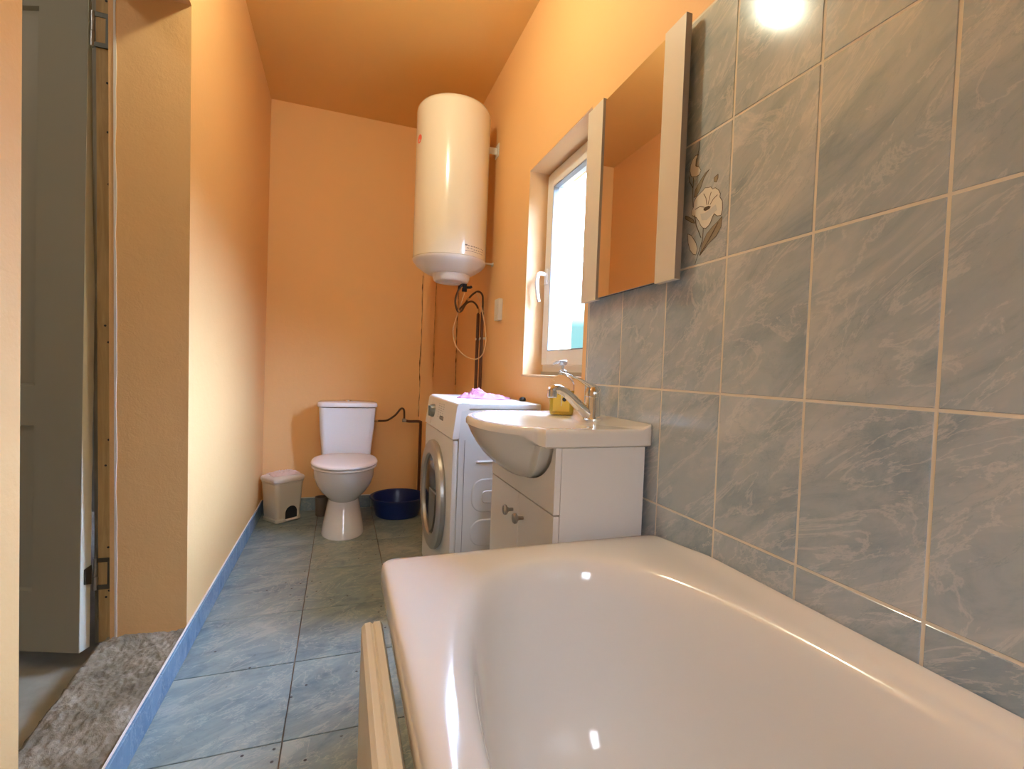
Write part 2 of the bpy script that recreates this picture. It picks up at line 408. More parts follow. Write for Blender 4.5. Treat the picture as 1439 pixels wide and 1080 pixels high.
# printed flower on the decor tile: a thin glazed relief on the tile face
D = dict(
flower=[(0.903, 1.39), (0.897, 1.394), (0.886, 1.391), (0.878, 1.39), (0.872, 1.383), (0.864, 1.383), (0.854, 1.375), (0.848, 1.365), (0.849, 1.358), (0.841, 1.347), (0.839, 1.328), (0.843, 1.316), (0.854, 1.318), (0.864, 1.326), (0.869, 1.319), (0.874, 1.309), (0.879, 1.304), (0.888, 1.3), (0.897, 1.303), (0.905, 1.311), (0.912, 1.323), (0.921, 1.334), (0.929, 1.338), (0.937, 1.344), (0.938, 1.355), (0.932, 1.361), (0.932, 1.373), (0.925, 1.381), (0.914, 1.386)],
center=[(0.898, 1.347), (0.894, 1.349), (0.882, 1.349), (0.875, 1.345), (0.879, 1.341), (0.891, 1.34), (0.897, 1.343)],
leaf_big=[(0.84, 1.313), (0.841, 1.291), (0.855, 1.274), (0.879, 1.262), (0.904, 1.241), (0.897, 1.266), (0.885, 1.286), (0.868, 1.298), (0.851, 1.306)],
leaf_up=[(0.885, 1.432), (0.899, 1.428), (0.916, 1.415), (0.93, 1.4), (0.933, 1.384), (0.924, 1.384), (0.911, 1.4), (0.903, 1.417), (0.894, 1.427)],
leaf_small=[(0.949, 1.303), (0.936, 1.296), (0.919, 1.275), (0.913, 1.26), (0.917, 1.246), (0.927, 1.25), (0.938, 1.262), (0.946, 1.281)],
leaf_left=[(0.96, 1.349), (0.946, 1.342), (0.933, 1.333), (0.926, 1.322), (0.938, 1.327), (0.951, 1.336), (0.959, 1.341)],
bloom=[(0.945, 1.437), (0.951, 1.452), (0.95, 1.465), (0.943, 1.477), (0.934, 1.482), (0.924, 1.481), (0.931, 1.472), (0.932, 1.458), (0.919, 1.45), (0.913, 1.44), (0.917, 1.432), (0.928, 1.431)],
bud=[(0.87, 1.407), (0.865, 1.409), (0.858, 1.411), (0.858, 1.402), (0.862, 1.395), (0.869, 1.399)])
LN = [[(0.918, 1.224), (0.905, 1.255), (0.896, 1.279), (0.896, 1.302)], [(0.902, 1.282), (0.92, 1.315), (0.927, 1.341)],
      [(0.934, 1.362), (0.937, 1.402), (0.937, 1.432)], [(0.93, 1.454), (0.927, 1.476), (0.923, 1.491), (0.921, 1.509)],
      [(0.938, 1.409), (0.95, 1.427), (0.953, 1.44)], [(0.884, 1.352), (0.880, 1.368), (0.876, 1.378)], [(0.888, 1.353), (0.892, 1.37), (0.90, 1.382)],
      [(0.878, 1.350), (0.868, 1.360), (0.856, 1.365)], [(0.896, 1.350), (0.910, 1.356), (0.926, 1.354)], [(0.85, 1.303), (0.875, 1.272), (0.904, 1.243)]]
m = MB()
X0 = XR
def poly(pts, x, mi, th=.0003):
    m.mi = mi; m.prism([(x, p[0], p[1]) for p in pts], (th, 0, 0))
def line(pts, x, w=.0015, mi=3):
    m.mi = mi
    for (a, b_) in zip(pts[:-1], pts[1:]):
        d = Vector((b_[0] - a[0], b_[1] - a[1])); 
        if d.length < 1e-6: continue
        n = Vector((-d.y, d.x)).normalized() * w / 2
        m.prism([(x, a[0] + n.x, a[1] + n.y), (x, b_[0] + n.x, b_[1] + n.y), (x, b_[0] - n.x, b_[1] - n.y), (x, a[0] - n.x, a[1] - n.y)], (.0003, 0, 0))
for k, mi in (('leaf_big', 1), ('leaf_up', 1), ('leaf_left', 1), ('leaf_small', 0), ('bud', 1)):
    poly(D[k], X0 - .0004, mi)
    line(D[k] + [D[k][0]], X0 - .0005, .0012)
for k in ('flower', 'bloom'):
    poly(D[k], X0 - .0008, 0); line(D[k] + [D[k][0]], X0 - .0009, .0012)
poly([(0.874, 1.341), (0.86, 1.345), (.856, 1.332), (.872, 1.325), (.886, 1.318), (.902, 1.322), (.908, 1.338), (.893, 1.336)], X0 - .0010, 2)
poly(D['center'], X0 - .0013, 3)
for l in LN: line(l, X0 - .0012)
o = m.build('flower_print', [M_PET, M_PETL, M_PETB, M_LINE], TW, recalc=True); o['label'] = 'white lily print with grey leaves on one tile'

# boxed pilaster and cracks on the back wall
o = MB().box((.522, YB - .022, .0), (.606, YB, ZC - .001), .002).build('trim_2', M_WALL); S(o, 'narrow boxed pilaster on the back wall by the corner')
m = MB()
def crack(x, y, z0, z1, w, amp, along='x'):
    n = 60; rnd = random.Random(int(x * 1000) + int(z1 * 77)); L_, R_ = [], []
    for i in range(n + 1):
        z = z0 + (z1 - z0) * i / n; dx = amp * noise.noise(Vector((x * 9, z * 6, 0))); ww = w * (.25 + .75 * abs(noise.noise(Vector((x * 3, z * 23, 4)))) * 2)
        L_.append(Vector((x + dx - ww / 2, y, z))); R_.append(Vector((x + dx + ww / 2, y, z)))
    m.loft([L_, R_, [p + Vector((0, .0012, 0)) for p in R_], [p + Vector((0, .0012, 0)) for p in L_], L_][:2] + [[p + Vector((0, .0012, 0)) for p in R_]], closed=False)
crack(.519, YB - .0015, .62, 1.60, .006, .006)
crack(.612, YB - .0015, 0.9, 1.60, .0035, .004)
crack(.772, YB - .0015, 0.85, 1.62, .006, .004)
S(m.build('wall_back_cracks', M_CRACK), 'dark vertical cracks in the back wall corner')

# ------------------------------------------------------------------ doorway: threshold, jamb, leaf, hallway
m = MB(); nx, ny = 60, 220
rows_ = []
for j in range(ny + 1):
    y = .70 + (1.97 - .70) * j / ny; r_ = []
    for i in range(nx + 1):
        t = i / nx
        xo = -.664 - .05 * max(0, (y - 1.37)) + .006 * noise.noise(Vector((0, y * 18, 0)))
        x = (XL - .001) * (1 - t) + xo * t
        z = .080 + .016 * noise.noise(Vector((x * 9, y * 9, 1))) + .006 * noise.noise(Vector((x * 30, y * 30, 5))) + .006 * noise.noise(Vector((x * 90, y * 90, 9)))
        z += .003 * (1 - min(1, t * 6)) 
        if t > .93: z -= .02 * (t - .93) / .07
        if t < .03: z = .0835
        r_.append(Vector((x, y, z)))
    rows_.append([Vector((XL - .001, y, -.02))] + r_ + [Vector((r_[-1].x - .003, y, -.02))])
m.loft(rows_, closed=False)
S(m.build('trim_3', M_CONC, angle=60), 'rough broken concrete threshold across the doorway')
HX = -2.1
S(MB().box((HX, .2, -.12), (XL - .1, 3.6, 0.0)).build('floor_hallway', M_HALL), 'smooth beige screed floor beyond the doorway')
m = MB(); m.box((HX - .1, .1, -.12), (HX, 3.6, 2.6)).box((HX, .1, -.12), (XL - .2, .2, 2.6)).box((HX, 3.6, -.12), (XL - .2, 3.7, 2.6))
S(m.build('wall_hallway', M_HWALL), 'dim hallway walls beyond the doorway')
S(MB().box((HX, .2, 2.6), (XL - .2, 3.6, 2.7)).build('ceiling_hallway', M_HWALL), 'dim hallway ceiling')
HFILL = thing('hallway_fill_light', 'added unseen glowing fill in the hallway, brightening the door leaf', 'lamp', (-1.35, .75, 2.56))  # added glow to lift the door leaf, no known source there
MB().lathe([(.10, 0), (.12, -.02), (.11, -.05), (.06, -.07), (.001, -.075)], (-1.35, .75, 2.60), 32).build('fill_glow', None or M_HFILL, HFILL)
# wooden jamb
fx = XL - .205
m = MB(); m.mi = 0
def leanbox(m, x0, x1, dy0, dy1, z0, z1, bev=0):
    a = [Vector((x0, yfar(z0) + dy0, z0)), Vector((x1, yfar(z0) + dy0, z0)), Vector((x1, yfar(z0) + dy1, z0)), Vector((x0, yfar(z0) + dy1, z0))]
    b_ = [Vector((p.x, p.y - yfar(z0) + yfar(z1), z1)) for p in a]
    m.loft([a, b_], True, True)
leanbox(m, fx - .040, fx + .004, .03, .16, .055, 2.10)
J = m.build('trim_1', M_WOOD); S(J, 'bare pine door jamb with rough edges and nail heads')
m = MB(); leanbox(m, fx - .0595, fx - .0405, .055, .17, .04, 2.10); o = m.build('rebate', M_WOODG, J); o['label'] = 'grey weathered rebate strip'
m = MB(); leanbox(m, fx + .004, fx + .011, .012, .05, .06, 2.10); o = m.build('cover_strip', M_BROWN, J); o['label'] = 'brown painted strip'
m = MB()
pa = []
for i in range(40):
    z = .075 + (2.1 - .075) * i / 39; w = .006 + .0035 * noise.noise(Vector((3, z * 8, 0)))
    x = fx + .013; y = yfar(z) - .003
    pa.append([Vector((x, y, z)), Vector((x + w, y, z)), Vector((x + w, y + .015, z)), Vector((x, y + .015, z))])
m.loft(pa, True, True); o = m.build('plaster_edge', M_FOAM, J)
m = MB()
for z, dx in ((1.99, -.015), (1.86 - .1, -.013), (1.62, -.012), (1.47, -.01), (1.05, -.02), (1.0, -.012), (.83, -.006), (.70, -.012), (.62, -.02), (.36, -.014), (.22, -.012), (.20, -.02)):
    m.lathe([(.003, .0), (.0035, -.0015), (.001, -.002)], (fx + dx, yfar(z) + .0300, z), 10, 'Y')
m.build('nail_heads', M_DARK, J)
# hinges
for z0, h_ in ((1.905, 'hinge'), (.277, 'hinge')):
    yb_ = yfar(z0)
    m = MB()
    # cranked U shaped plate on the jamb face, dark
    yy_ = yb_ + .0285
    m.box((fx - .043, yy_ - .002, z0 + .036), (fx - .004, yy_ + .003, z0 + .05), .001)
    m.box((fx - .043, yy_ - .002, z0 - .05), (fx - .004, yy_ + .003, z0 - .036), .001)
    m.box((fx - .016, yy_ - .002, z0 - .036), (fx - .004, yy_ + .003, z0 + .036))
    hg = m.build(h_, M_IRON, J)
    m = MB(); m.tube([(fx - .048, yb_ + .03, z0 - .05), (fx - .048, yb_ + .03, z0 - .008)], .0065); m.tube([(fx - .048, yb_ + .03, z0 - .006), (fx - .048, yb_ + .03, z0 + .05)], .0055); m.build('hinge_pin', M_SILV, hg)
    if z0 > 1: pass
# door leaf : opened into the hallway
dr = Vector((-math.cos(math.radians(19.7)), math.sin(math.radians(19.7)), 0)); nr = Vector((dr.y, -dr.x, 0)) 
if nr.y < 0: nr = -nr          # away from camera
P0 = Vector((-.7525 * .965, 1.84 * .965, .034)); LW, LT, LH = .77, .037, 2.0
def lp(u, t, z): return P0 + dr * u + nr * t + Vector((0, 0, z))
m = MB()
# leaf built as stiles, rails and recessed raised panels
def lbox(m, u0, u1, t0, t1, z0, z1, bev=0.0):
    a = [lp(u0, t0, z0), lp(u1, t0, z0), lp(u1, t1, z0), lp(u0, t1, z0)]; b_ = [p + Vector((0, 0, z1 - z0)) for p in a]
    m.loft([a, b_], True, True)
lbox(m, .0005, .143, 0, LT, .02, LH); lbox(m, LW - .143, LW, 0, LT, .02, LH); lbox(m, .143, LW - .143, 0.0, LT, .02, .205)
lbox(m, .143, LW - .143, 0, LT, .708, .827); lbox(m, .143, LW - .143, 0, LT, 1.94, LH)
DR = thing('door_1', 'grey green panelled door leaf standing open into the hallway', None, tuple(P0), kind='structure')
m.build('door_frame', M_LEAF, DR)
for z0, z1 in ((.205, .708), (.827, 1.94)):
    m = MB(); u0, u1 = .143, LW - .143
    rings = []
    for ins, t in ((0, .0), (.006, .012), (.02, .014), (.05, .004), (.06, .003)):
        rings.append([lp(u0 + ins, t, z0 + ins), lp(u1 - ins, t, z0 + ins), lp(u1 - ins, t, z1 - ins), lp(u0 + ins, t, z1 - ins)])
    m.loft(rings, False, True)
    m.build('door_panel', M_LEAF, DR)
m = MB(); a = []
for i in range(60):
    z = .02 + (LH - .02) * i / 59; w = .0015 * noise.noise(Vector((z * 14, 0, 2)))
    a.append([lp(0, .0006, z), lp(-.0016, .0006, z), lp(-.0016, .036 + w * 2, z), lp(0, .036 + w * 2, z)])
m.loft(a, True, True); o = m.build('door_edge', M_EDGE, DR); o['label'] = 'cream painted hinge edge of the leaf, lightened for daylight'
for z0 in (1.905, .277):
    m = MB(); a = [lp(-.0018, .012, z0 - .052), lp(-.0018, .036, z0 - .060), lp(-.0018, .036, z0 + .0), lp(-.0018, .012, z0 - .006)]
    m.prism(a, tuple(-dr * .003)); m.build('hinge_leaf', M_IRON, DR)

# ------------------------------------------------------------------ window
W = thing('window_1', 'white plastic window with a handle, deep reveal', None, (WR + .1, 1.75, WZ0), kind='structure')
fxw = .868
zb = .963
m = MB()
y0, y1, z0, z1 = WY0 - .0, WY1 + .012, zb, WZ1 + .01
def frame(m, x0, x1, y0, y1, z0, z1, w, bev):
    m.box((x0, y0, z0), (x1, y0 + w, z1), bev); m.box((x0, y1 - w, z0), (x1, y1, z1), bev)
    m.box((x0, y0 + w * .98, z0), (x1, y1 - w * .98, z0 + w), bev); m.box((x0, y0 + w * .98, z1 - w), (x1, y1 - w * .98, z1), bev)
frame(m, fxw + .010, fxw + .07, y0, y1, z0, z1, .052, .002); m.build('window_frame', M_PVC, W)
m = MB(); frame(m, fxw - .006, fxw + .05, y0 + .032, y1 - .032, z0 + .030, z1 - .032, .062, .004); m.build('sash', M_PVC, W)
m = MB(); frame(m, fxw - .004, fxw + .02, y0 + .094, y1 - .094, z0 + .092, z1 - .094, .004, .0); m.build('gasket', M_GASK, W)
MB().box((fxw + .018, y0 + .09, z0 + .09), (fxw + .022, y1 - .09, z1 - .09)).build('pane', M_PANE, W)
hy = y1 - .062
m = MB(); m.box((fxw - .014, hy - .014, 1.355), (fxw - .006, hy + .014, 1.425), .003)
m.tube([(fxw - .012, hy, 1.40), (fxw - .042, hy, 1.40), (fxw - .050, hy + .004, 1.388), (fxw - .052, hy + .004, 1.35), (fxw - .046, hy + .002, 1.30), (fxw - .040, hy, 1.276)], .008, 12, 5, [.009, .009, .009, .009, .008, .007])
m.build('window_handle', M_PVC, W)
MB().box((fxw + .002, WY0, WZ0), (fxw + .08, WY1, zb + .001)).build('sill_filler', M_SILL, W)
MB().box((WR - .004, WY0 - .006, WZ0 - .006), (fxw + .05, WY1 + .004, WZ0 + .003), .002).build('window_sill', M_SOFT, W)
m = MB(); 
m.box((WR + .001, WY1 - .0035, WZ0), (fxw + .01, WY1, WZ1)); m.box((WR + .001, WY0, WZ0), (fxw + .01, WY0 + .0035, WZ1)); m.box((WR + .001, WY0, WZ1 - .0035), (fxw + .01, WY1, WZ1))
m.build('reveal_lining', M_SOFT, W)

# ------------------------------------------------------------------ bath
TY1, TY0, TX0, TX1, TZ = 1.024, -.60, .088, XR - .001, .558
def rim_angles():
    cx, cy = (TX0 + TX1) / 2, (TY0 + TY1) / 2; pts = rrect(0, 0, (TX1 - TX0) / 2, (TY1 - TY0) / 2, .022, 0, 5); out = []
    for i, p in enumerate(pts):
        q = pts[(i + 1) % len(pts)]; k = max(1, int((q - p).length / .022))
        for j in range(k): out.append(p.lerp(q, j / k))
    return [(p.x, p.y, math.atan2(p.y, p.x)) for p in out]
RA = rim_angles()
def tub_ring(kind, s, z):
    """closed ring; kind 0 outer rectangle, kind 1 inner D shaped opening inset by s"""
    out = []
    cy = (TY0 + TY1) / 2
    for px_, py_, a in RA:
        c, s_ = math.cos(a), math.sin(a)
        if kind == 0:
            hx, hy = (TX1 - TX0) / 2, (TY1 - TY0) / 2
            out.append(Vector(((TX0 + TX1) / 2 + px_ * (hx - s) / hx, cy + py_ * (hy - s) / hy, z)))
        else:
            x0, x1 = .124 + s, .742 - s; cx = (x0 + x1) / 2; hx = (x1 - x0) / 2
            hy0 = .745 - s * 1.0; e = 2.7
            r = (abs(c / hx) ** e + abs(s_ / hy0) ** e) ** (-1 / e)
            out.append(Vector((cx + r * c, cy + r * s_, z)))
    return out
def rimz(p, z):
    # the edge against the tiles is turned up a little
    t = max(0, (p.x - .735) / (XR - .735)); u = min(1, max(0, (1.024 - p.y) / .2))
    return Vector((p.x, p.y, z + .026 * t * t * u))
def remap(r0, rin, t, z):
    return [rimz(a.lerp(b_, t), z) for a, b_ in zip(r0, rin)]
rings = []
O = lambda s: tub_ring(0, s, 0)
for s, z in ((.006, .500), (.0, .503), (.0, .530), (.001, .545), (.004, .553), (.012, TZ)):
    rings.append([rimz(Vector((p.x, p.y, z)), z) for p in O(s)])
r0 = O(.012); ri = tub_ring(1, 0, 0)
# angle-matched: sample the outer ring by the same polar angle about the inner centre
rings.append(remap(r0, ri, .35, TZ + .001)); rings.append(remap(r0, ri, .75, TZ - .001)); rings.append(remap(r0, ri, .97, TZ - .004))
NR = len(rings)
yc = (TY0 + TY1) / 2
def inner(s, z, sy=None):
    rr = tub_ring(1, s, z)
    return [Vector((p.x, yc + (p.y - yc) * (1 if sy is None else sy), z)) for p in rr]
for s, z, sy in ((.012, .551, 1), (.026, .540, 1), (.038, .518, 1), (.046, .475, .995), (.052, .42, .985), (.058, .36, .972), (.066, .30, .957), (.078, .245, .94), (.094, .205, .92), (.115, .178, .90), (.14, .163, .875), (.19, .156, .85), (.25, .153, .82)):
    rings.append(inner(s, z, sy))
m = MB(); m.loft(rings, False, True)
TUB = thing('bathtub', 'cream white built-in bath along the tiled wall', 'bathtub', ((TX0 + TX1) / 2, yc, 0))
o = m.build('tub_shell', M_ACR, TUB, angle=70, subsurf=1)
sd = o.modifiers.new('thickness', 'SOLIDIFY'); sd.thickness = .004; sd.offset = 1 if False else -1
o.modifiers.move(1, 0)
for fy in (-.42, .80):
    for x in (.25, .62):
        MB().box((x - .02, fy - .02, .0), (x + .02, fy + .02, .150), .003).build('foot', M_KNOB, TUB)
# front board
m = MB(); bx0, bx1 = .046, .078
prof = [(bx0, 0.0), (bx1, 0.0), (bx1, .470), (bx1 + .004, .482), (bx1 + .004, .497), (bx1, .503), (bx0 + .022, .503), (bx0 + .019, .499), (bx0 + .015, .503), (bx0 + .006, .502), (bx0, .495), (bx0 - .0, .30)]
m.loft([[Vector((x, y_, z)) for x, z in prof] for y_ in (-.60, .868)], True, True)
tag(m.build('bath_panel', M_PANEL, origin=(.06, .13, 0)), 'cream board standing on the floor along the open side of the bath', 'panel')

# ------------------------------------------------------------------ vanity cabinet + basin + tap
VY0, VY1, VX0, VX1, VZ = 1.056, 1.560, .500, .757, .7735
V = thing('vanity_cabinet', 'white laminate cabinet under the basin, beside the bath', 'cabinet', (.63, 1.31, 0))
m = MB(); t = .016
m.box((VX0 + .017, VY0, .075), (VX1, VY0 + t, VZ), .0008); m.box((VX0 + .017, VY1 - t, .075), (VX1, VY1, VZ), .0008)
m.box((VX0 + .017, VY0 + t, .075), (VX1, VY1 - t, .091)); m.box((VX1 - .006, VY0 + t, .091), (VX1, VY1 - t, VZ))
m.build('body', M_CAB, V)
# apron above the doors with a curved cut for the bowl
m = MB(); n = 40; top, bot = [], []
for i in range(n + 1):
    y = VY0 + .001 + (VY1 - VY0 - .002) * i / n; u = (y - 1.315) / .243
    zt = VZ - (.116 * math.sqrt(max(0, 1 - abs(u) ** 2.3)) if abs(u) < 1 else 0)
    top.append(Vector((VX0, y, zt))); bot.append(Vector((VX0, y, .6085)))
d = Vector((.016, 0, 0))
m.loft([bot, top, [p + d for p in top], [p + d for p in bot]], closed=False)
m.quad([bot[0], top[0], top[0] + d, bot[0] + d]); m.quad([bot[-1], top[-1], top[-1] + d, bot[-1] + d])
m.build('apron', M_CAB, V)
ym = 1.300
for a, b_, ky, lab in ((VY0 + .001, ym - .001, ym - .043, None), (ym + .001, VY1 - .001, ym + .043, None)):
    dd = MB().box((VX0, a, .080), (VX0 + .016, b_, .6050), .0012).build('door', M_CAB, V)
    m = MB(); m.lathe([(.005, 0), (.0055, -.012), (.008, -.017), (.0145, -.021), (.0155, -.026), (.013, -.030), (.006, -.032)], (VX0, ky, .5425), 24, 'X')
    o = m.build('knob', M_KNOB, dd); o['label'] = 'small round nickel knob'
for y in (VY0 + .03, VY1 - .03):
    for x in (VX0 + .05, VX1 - .04): MB().lathe([(.014, 0), (.014, .076)], (x, y, 0), 16).build('foot', M_DARK, V)

B = thing('wash_basin', 'white ceramic basin with rounded bowl set on the white cabinet', 'basin', (.6, 1.32, VZ))
BY0, BY1, BX = 1.047, 1.602, .462
bcx, bcy = .575, 1.318
NB = 216
def outline(s=0.0, bulge=1.0):
    """basin plan: rectangle against the wall with a bowed front; polar about the bowl centre"""
    pts = []
    for i in range(NB):
        a = 2 * PI * i / NB; c, s_ = math.cos(a), math.sin(a)
        # rectangle part
        best = 1e9
        if c > 1e-6: best = min(best, (XR - .001 - bcx - s * .2) / c)
        if c < -1e-6: best = min(best, (bcx - BX - s) / -c)
        if s_ > 1e-6: best = min(best, (BY1 - bcy - s) / s_)
        if s_ < -1e-6: best = min(best, (bcy - BY0 - s) / -s_)
        # bowed front: superellipse
        hx, hy, e = .222 - s, .262 - s, 2.35
        r2 = (abs(c / hx) ** e + abs(s_ / hy) ** e) ** (-1 / e)
        r = max(best, r2 * bulge) if c < 0 else best
        pts.append((bcx + r * c, bcy + r * s_))
    return pts
def ring2(pts, zf): return [Vector((x, y, zf(x, y))) for x, y in pts]
def deck(x, y):
    t = max(0, (x - .735) / (XR - .735)); return .8205 + .014 * min(1, t) ** 1.0
def lerp2(p, q, t): return [(a[0] * (1 - t) + b_[0] * t, a[1] * (1 - t) + b_[1] * t) for a, b_ in zip(p, q)]
bowl = []
for i in range(NB):
    a = 2 * PI * i / NB; c, s_ = math.cos(a), math.sin(a); e = 2.2
    hx = .190 if c < 0 else .075; hy = .218
    r = (abs(c / hx) ** e + abs(s_ / hy) ** e) ** (-1 / e); bowl.append((bcx + r * c - .0, bcy + r * s_))
ctr = [(bcx - .04, bcy)] * NB
rings = []
# underside (bowl skirt), from the bottom centre outwards
fr = outline()
def skirt(k, ky, z):
    pts = []
    for (x, y) in fr:
        sx = x
        if sx > .62: sx = .62
        q = max(0, min(1, (.50 - sx) / .15))
        pts.append((.52 + (sx - .52) * k, bcy + (y - bcy) * ky * (1 - .14 * q * (1 - k))))
    return [Vector((x, y, z)) for x, y in pts]
def front(x, y): return max(0, min(1, (BX - x) / .03))
rings = [skirt(.02, .02, .651), skirt(.20, .23, .657), skirt(.32, .37, .666), skirt(.48, .52, .684), skirt(.62, .62, .702), skirt(.73, .70, .722), skirt(.84, .785, .748)]
rings.append([Vector((p.x, p.y, .773 if p.x < BX else .7745)) for p in skirt(.925, .86, 0)])
rings.append([Vector((min(x, XR - .001), y, .7755 + .0195 * front(x, y))) for x, y in outline(.004)])
rings += [ring2(outline(.0), lambda x, y: .779 + .021 * front(x, y)), ring2(outline(.0), lambda x, y: .808 + .002 * front(x, y)), ring2(outline(.002), lambda x, y: deck(x, y) - .005), ring2(outline(.007), lambda x, y: deck(x, y) - .0005)]
io = outline(.007)
rings += [ring2(lerp2(io, bowl, .4), deck), ring2(lerp2(io, bowl, .8), lambda x, y: deck(x, y) - .0015), ring2(lerp2(io, bowl, .97), lambda x, y: .816)]
for k, z in ((.04, .810), (.09, .796), (.16, .775), (.27, .748), (.42, .722), (.62, .706), (.85, .700)):
    rings.append(ring2(lerp2(bowl, ctr, k), lambda x, y, z=z: z))
m = MB(); m.loft(rings, True, True)
m.build('basin_bowl', M_CERB, B, angle=38)
m = MB(); m.lathe([(.02, .0), (.021, .002), (.014, .003), (.005, .001)], (bcx - .04, bcy, .700), 24)
m.build('drain', M_CHR, B)

T = thing('basin_tap', 'chrome single lever mixer tap standing on the basin', 'tap', (.712, 1.262, .8205))
tx, ty, tz = .712, 1.262, .8205
m = MB(); m.lathe([(.027, 0), (.0275, .006), (.0245, .009), (.0235, .03), (.0235, .070), (.0245, .072)], (tx, ty, tz), 40)
m.build('tap_body', M_CHR, T)
m = MB()
m.tube([(tx - .006, ty, tz + .016), (tx - .03, ty, tz + .030), (tx - .06, ty, tz + .056), (tx - .088, ty, tz + .079), (tx - .112, ty, tz + .090), (tx - .128, ty, tz + .091), (tx - .138, ty, tz + .086)], .01, 16, 6, [.018, .017, .015, .0135, .013, .0135, .014])
m.lathe([(.0125, -.016), (.0145, -.012), (.0145, .006)], (tx - .134, ty, tz + .082), 20)
m.build('spout', M_CHR, T)
m = MB()
m.lathe([(.0245, .073), (.025, .080), (.023, .092), (.016, .102), (.004, .106)], (tx, ty, tz), 40)
lev = []
for (dx, dz, w, h) in ((.012, .082, .014, .010), (.0, .098, .0175, .010), (-.02, .108, .013, .006), (-.05, .122, .0085, .003), (-.085, .134, .0065, .0022), (-.112, .141, .0045, .0018)):
    lev.append([Vector((tx + dx + h * math.sin(a) * .5, ty + w * math.cos(a), tz + dz + h * math.sin(a))) for a in [2 * PI * k / 14 for k in range(14)]])
m.loft(lev, True, True)
m.build('lever', M_CHR, T)

# soap bottle
sx, sy, sz = .695, 1.440, .8212
SB = thing('soap_bottle', 'clear pump bottle of yellow soap behind the tap', 'bottle', (sx, sy, sz))
def obox(hx, hy, r, z): return rrect(sx, sy, hx * 1.12, hy * 1.06, r, sz + z, 5, -.5)
m = MB()
m.loft([obox(.030, .017, .012, 0), obox(.034, .021, .014, .003), obox(.036, .0225, .015, .012), obox(.036, .0225, .015, .10), obox(.033, .0205, .015, .112), obox(.024, .017, .014, .124), obox(.014, .013, .0125, .131), obox(.0125, .0125, .0123, .136)], True, True)
m.build('bottle_body', M_BOT, SB)
m = MB(); m.loft([obox(.0335, .0205, .0135, .002), obox(.0345, .021, .014, .012), obox(.0345, .021, .014, .080)], True, True); m.build('soap', M_SOAP, SB)
m = MB()
R = Matrix.Rotation(-.5, 4, 'Z')
def sp(x, y, z): return Vector((sx, sy, sz)) + (R @ Vector((x, y, z)))
def lab(m, x0, x1, z0, z1, dy=.0):
    m.prism([sp(x0, -.0242 - dy, z0), sp(x1, -.0242 - dy, z0), sp(x1, -.0242 - dy, z1), sp(x0, -.0242 - dy, z1)], tuple(R @ Vector((0, .0004, 0))))
lab(m, -.027, .027, .012, .088); m.mi = 1
for z, a, b_ in ((.078, -.014, .010), (.0745, -.018, .012), (.067, -.012, .008)): lab(m, a, b_, z, z + .0022, .0004)
m.mi = 1
m.prism([sp(.010 + .007 * math.cos(k * PI / 8), -.0249, .052 + .007 * math.sin(k * PI / 8)) for k in range(16)], tuple(R @ Vector((0, .0004, 0))))
m.mi = 2; lab(m, -.001, .001, .03, .075, .0003)
m.build('label', [M_YLAB, M_DARK, M_WHITE], SB)
m = MB(); m.lathe([(.0135, .132), (.0135, .146), (.009, .148), (.005, .150), (.005, .166)], (sx, sy, sz), 20)
m.lathe([(.008, .164), (.0135, .167), (.0135, .178), (.009, .181)], (sx, sy, sz), 20)
m.tube([sp(0, 0, .174), sp(-.02, .0, .174), sp(-.034, .0, .168)], .005, 10)
m.build('pump', M_PUMP, SB)

# ------------------------------------------------------------------ mirror
MI = thing('wall_mirror', 'rectangular mirror between two cream panels on the tiled wall', 'mirror', (.75, 1.18, 1.19)); MI.rotation_euler.z = -.0096
m = MB().box((.756, .98, 1.21), (XR - .004, 1.39, 1.79)); m.build('backing', M_MEDGE, MI)
for a, b_ in ((.945, 1.024), (1.326, 1.424)):
    m = MB().box((.740, a, 1.192), (.7565, b_, 1.813), .0008); m.mi = 1
    m.box((.7395, a - .0006, 1.1925), (.756, a, 1.8125))
    m.build('side_panel', [M_MFR, M_MEDGE], MI)
MB().box((.7440, 1.024, 1.197), (.7490, 1.326, 1.803), .0004).build('mirror_glass', M_MIRR, MI)
MB().box((.7490, 1.024, 1.197), (.756, 1.326, 1.803)).build('glass_back', M_DARK, MI)

# ------------------------------------------------------------------ washing machine
AY0, AY1, AX0, AX1, AZ = 1.762, 2.372, .404, .762, .832
A = thing('washing_machine', 'white front loading washing machine beside the basin cabinet', 'washing machine', (.58, 2.07, 0))
m = MB(); m.box((AX0 + .022, AY0, .018), (AX1, AY1, AZ - .026), .004)
m.build('body', M_WM, A)
m = MB(); m.box((AX0, AY0 + .001, .030), (AX0 + .022, AY1 - .001, .690), .006); m.build('front_panel', M_WMP, A)
m = MB()
pr = [(AX0 - .002, .694), (AX0 + .013, .818), (AX0 + .018, .826), (AX0 + .028, .832), (AX0 + .06, .832), (AX0 + .06, .806), (AX0 + .030, .800), (AX0 + .022, .694)]
m.loft([[Vector((x, y_, z)) for x, z in pr] for y_ in (AY0 - .001, AY1 + .001)], True, True)
CP = m.build('control_panel', M_WMP, A)
m = MB(); m.box((AX0 + .055, AY0 - .001, AZ - .026), (AX1, AY1 + .001, AZ), .006, 3); m.build('top_panel', M_WM, A)
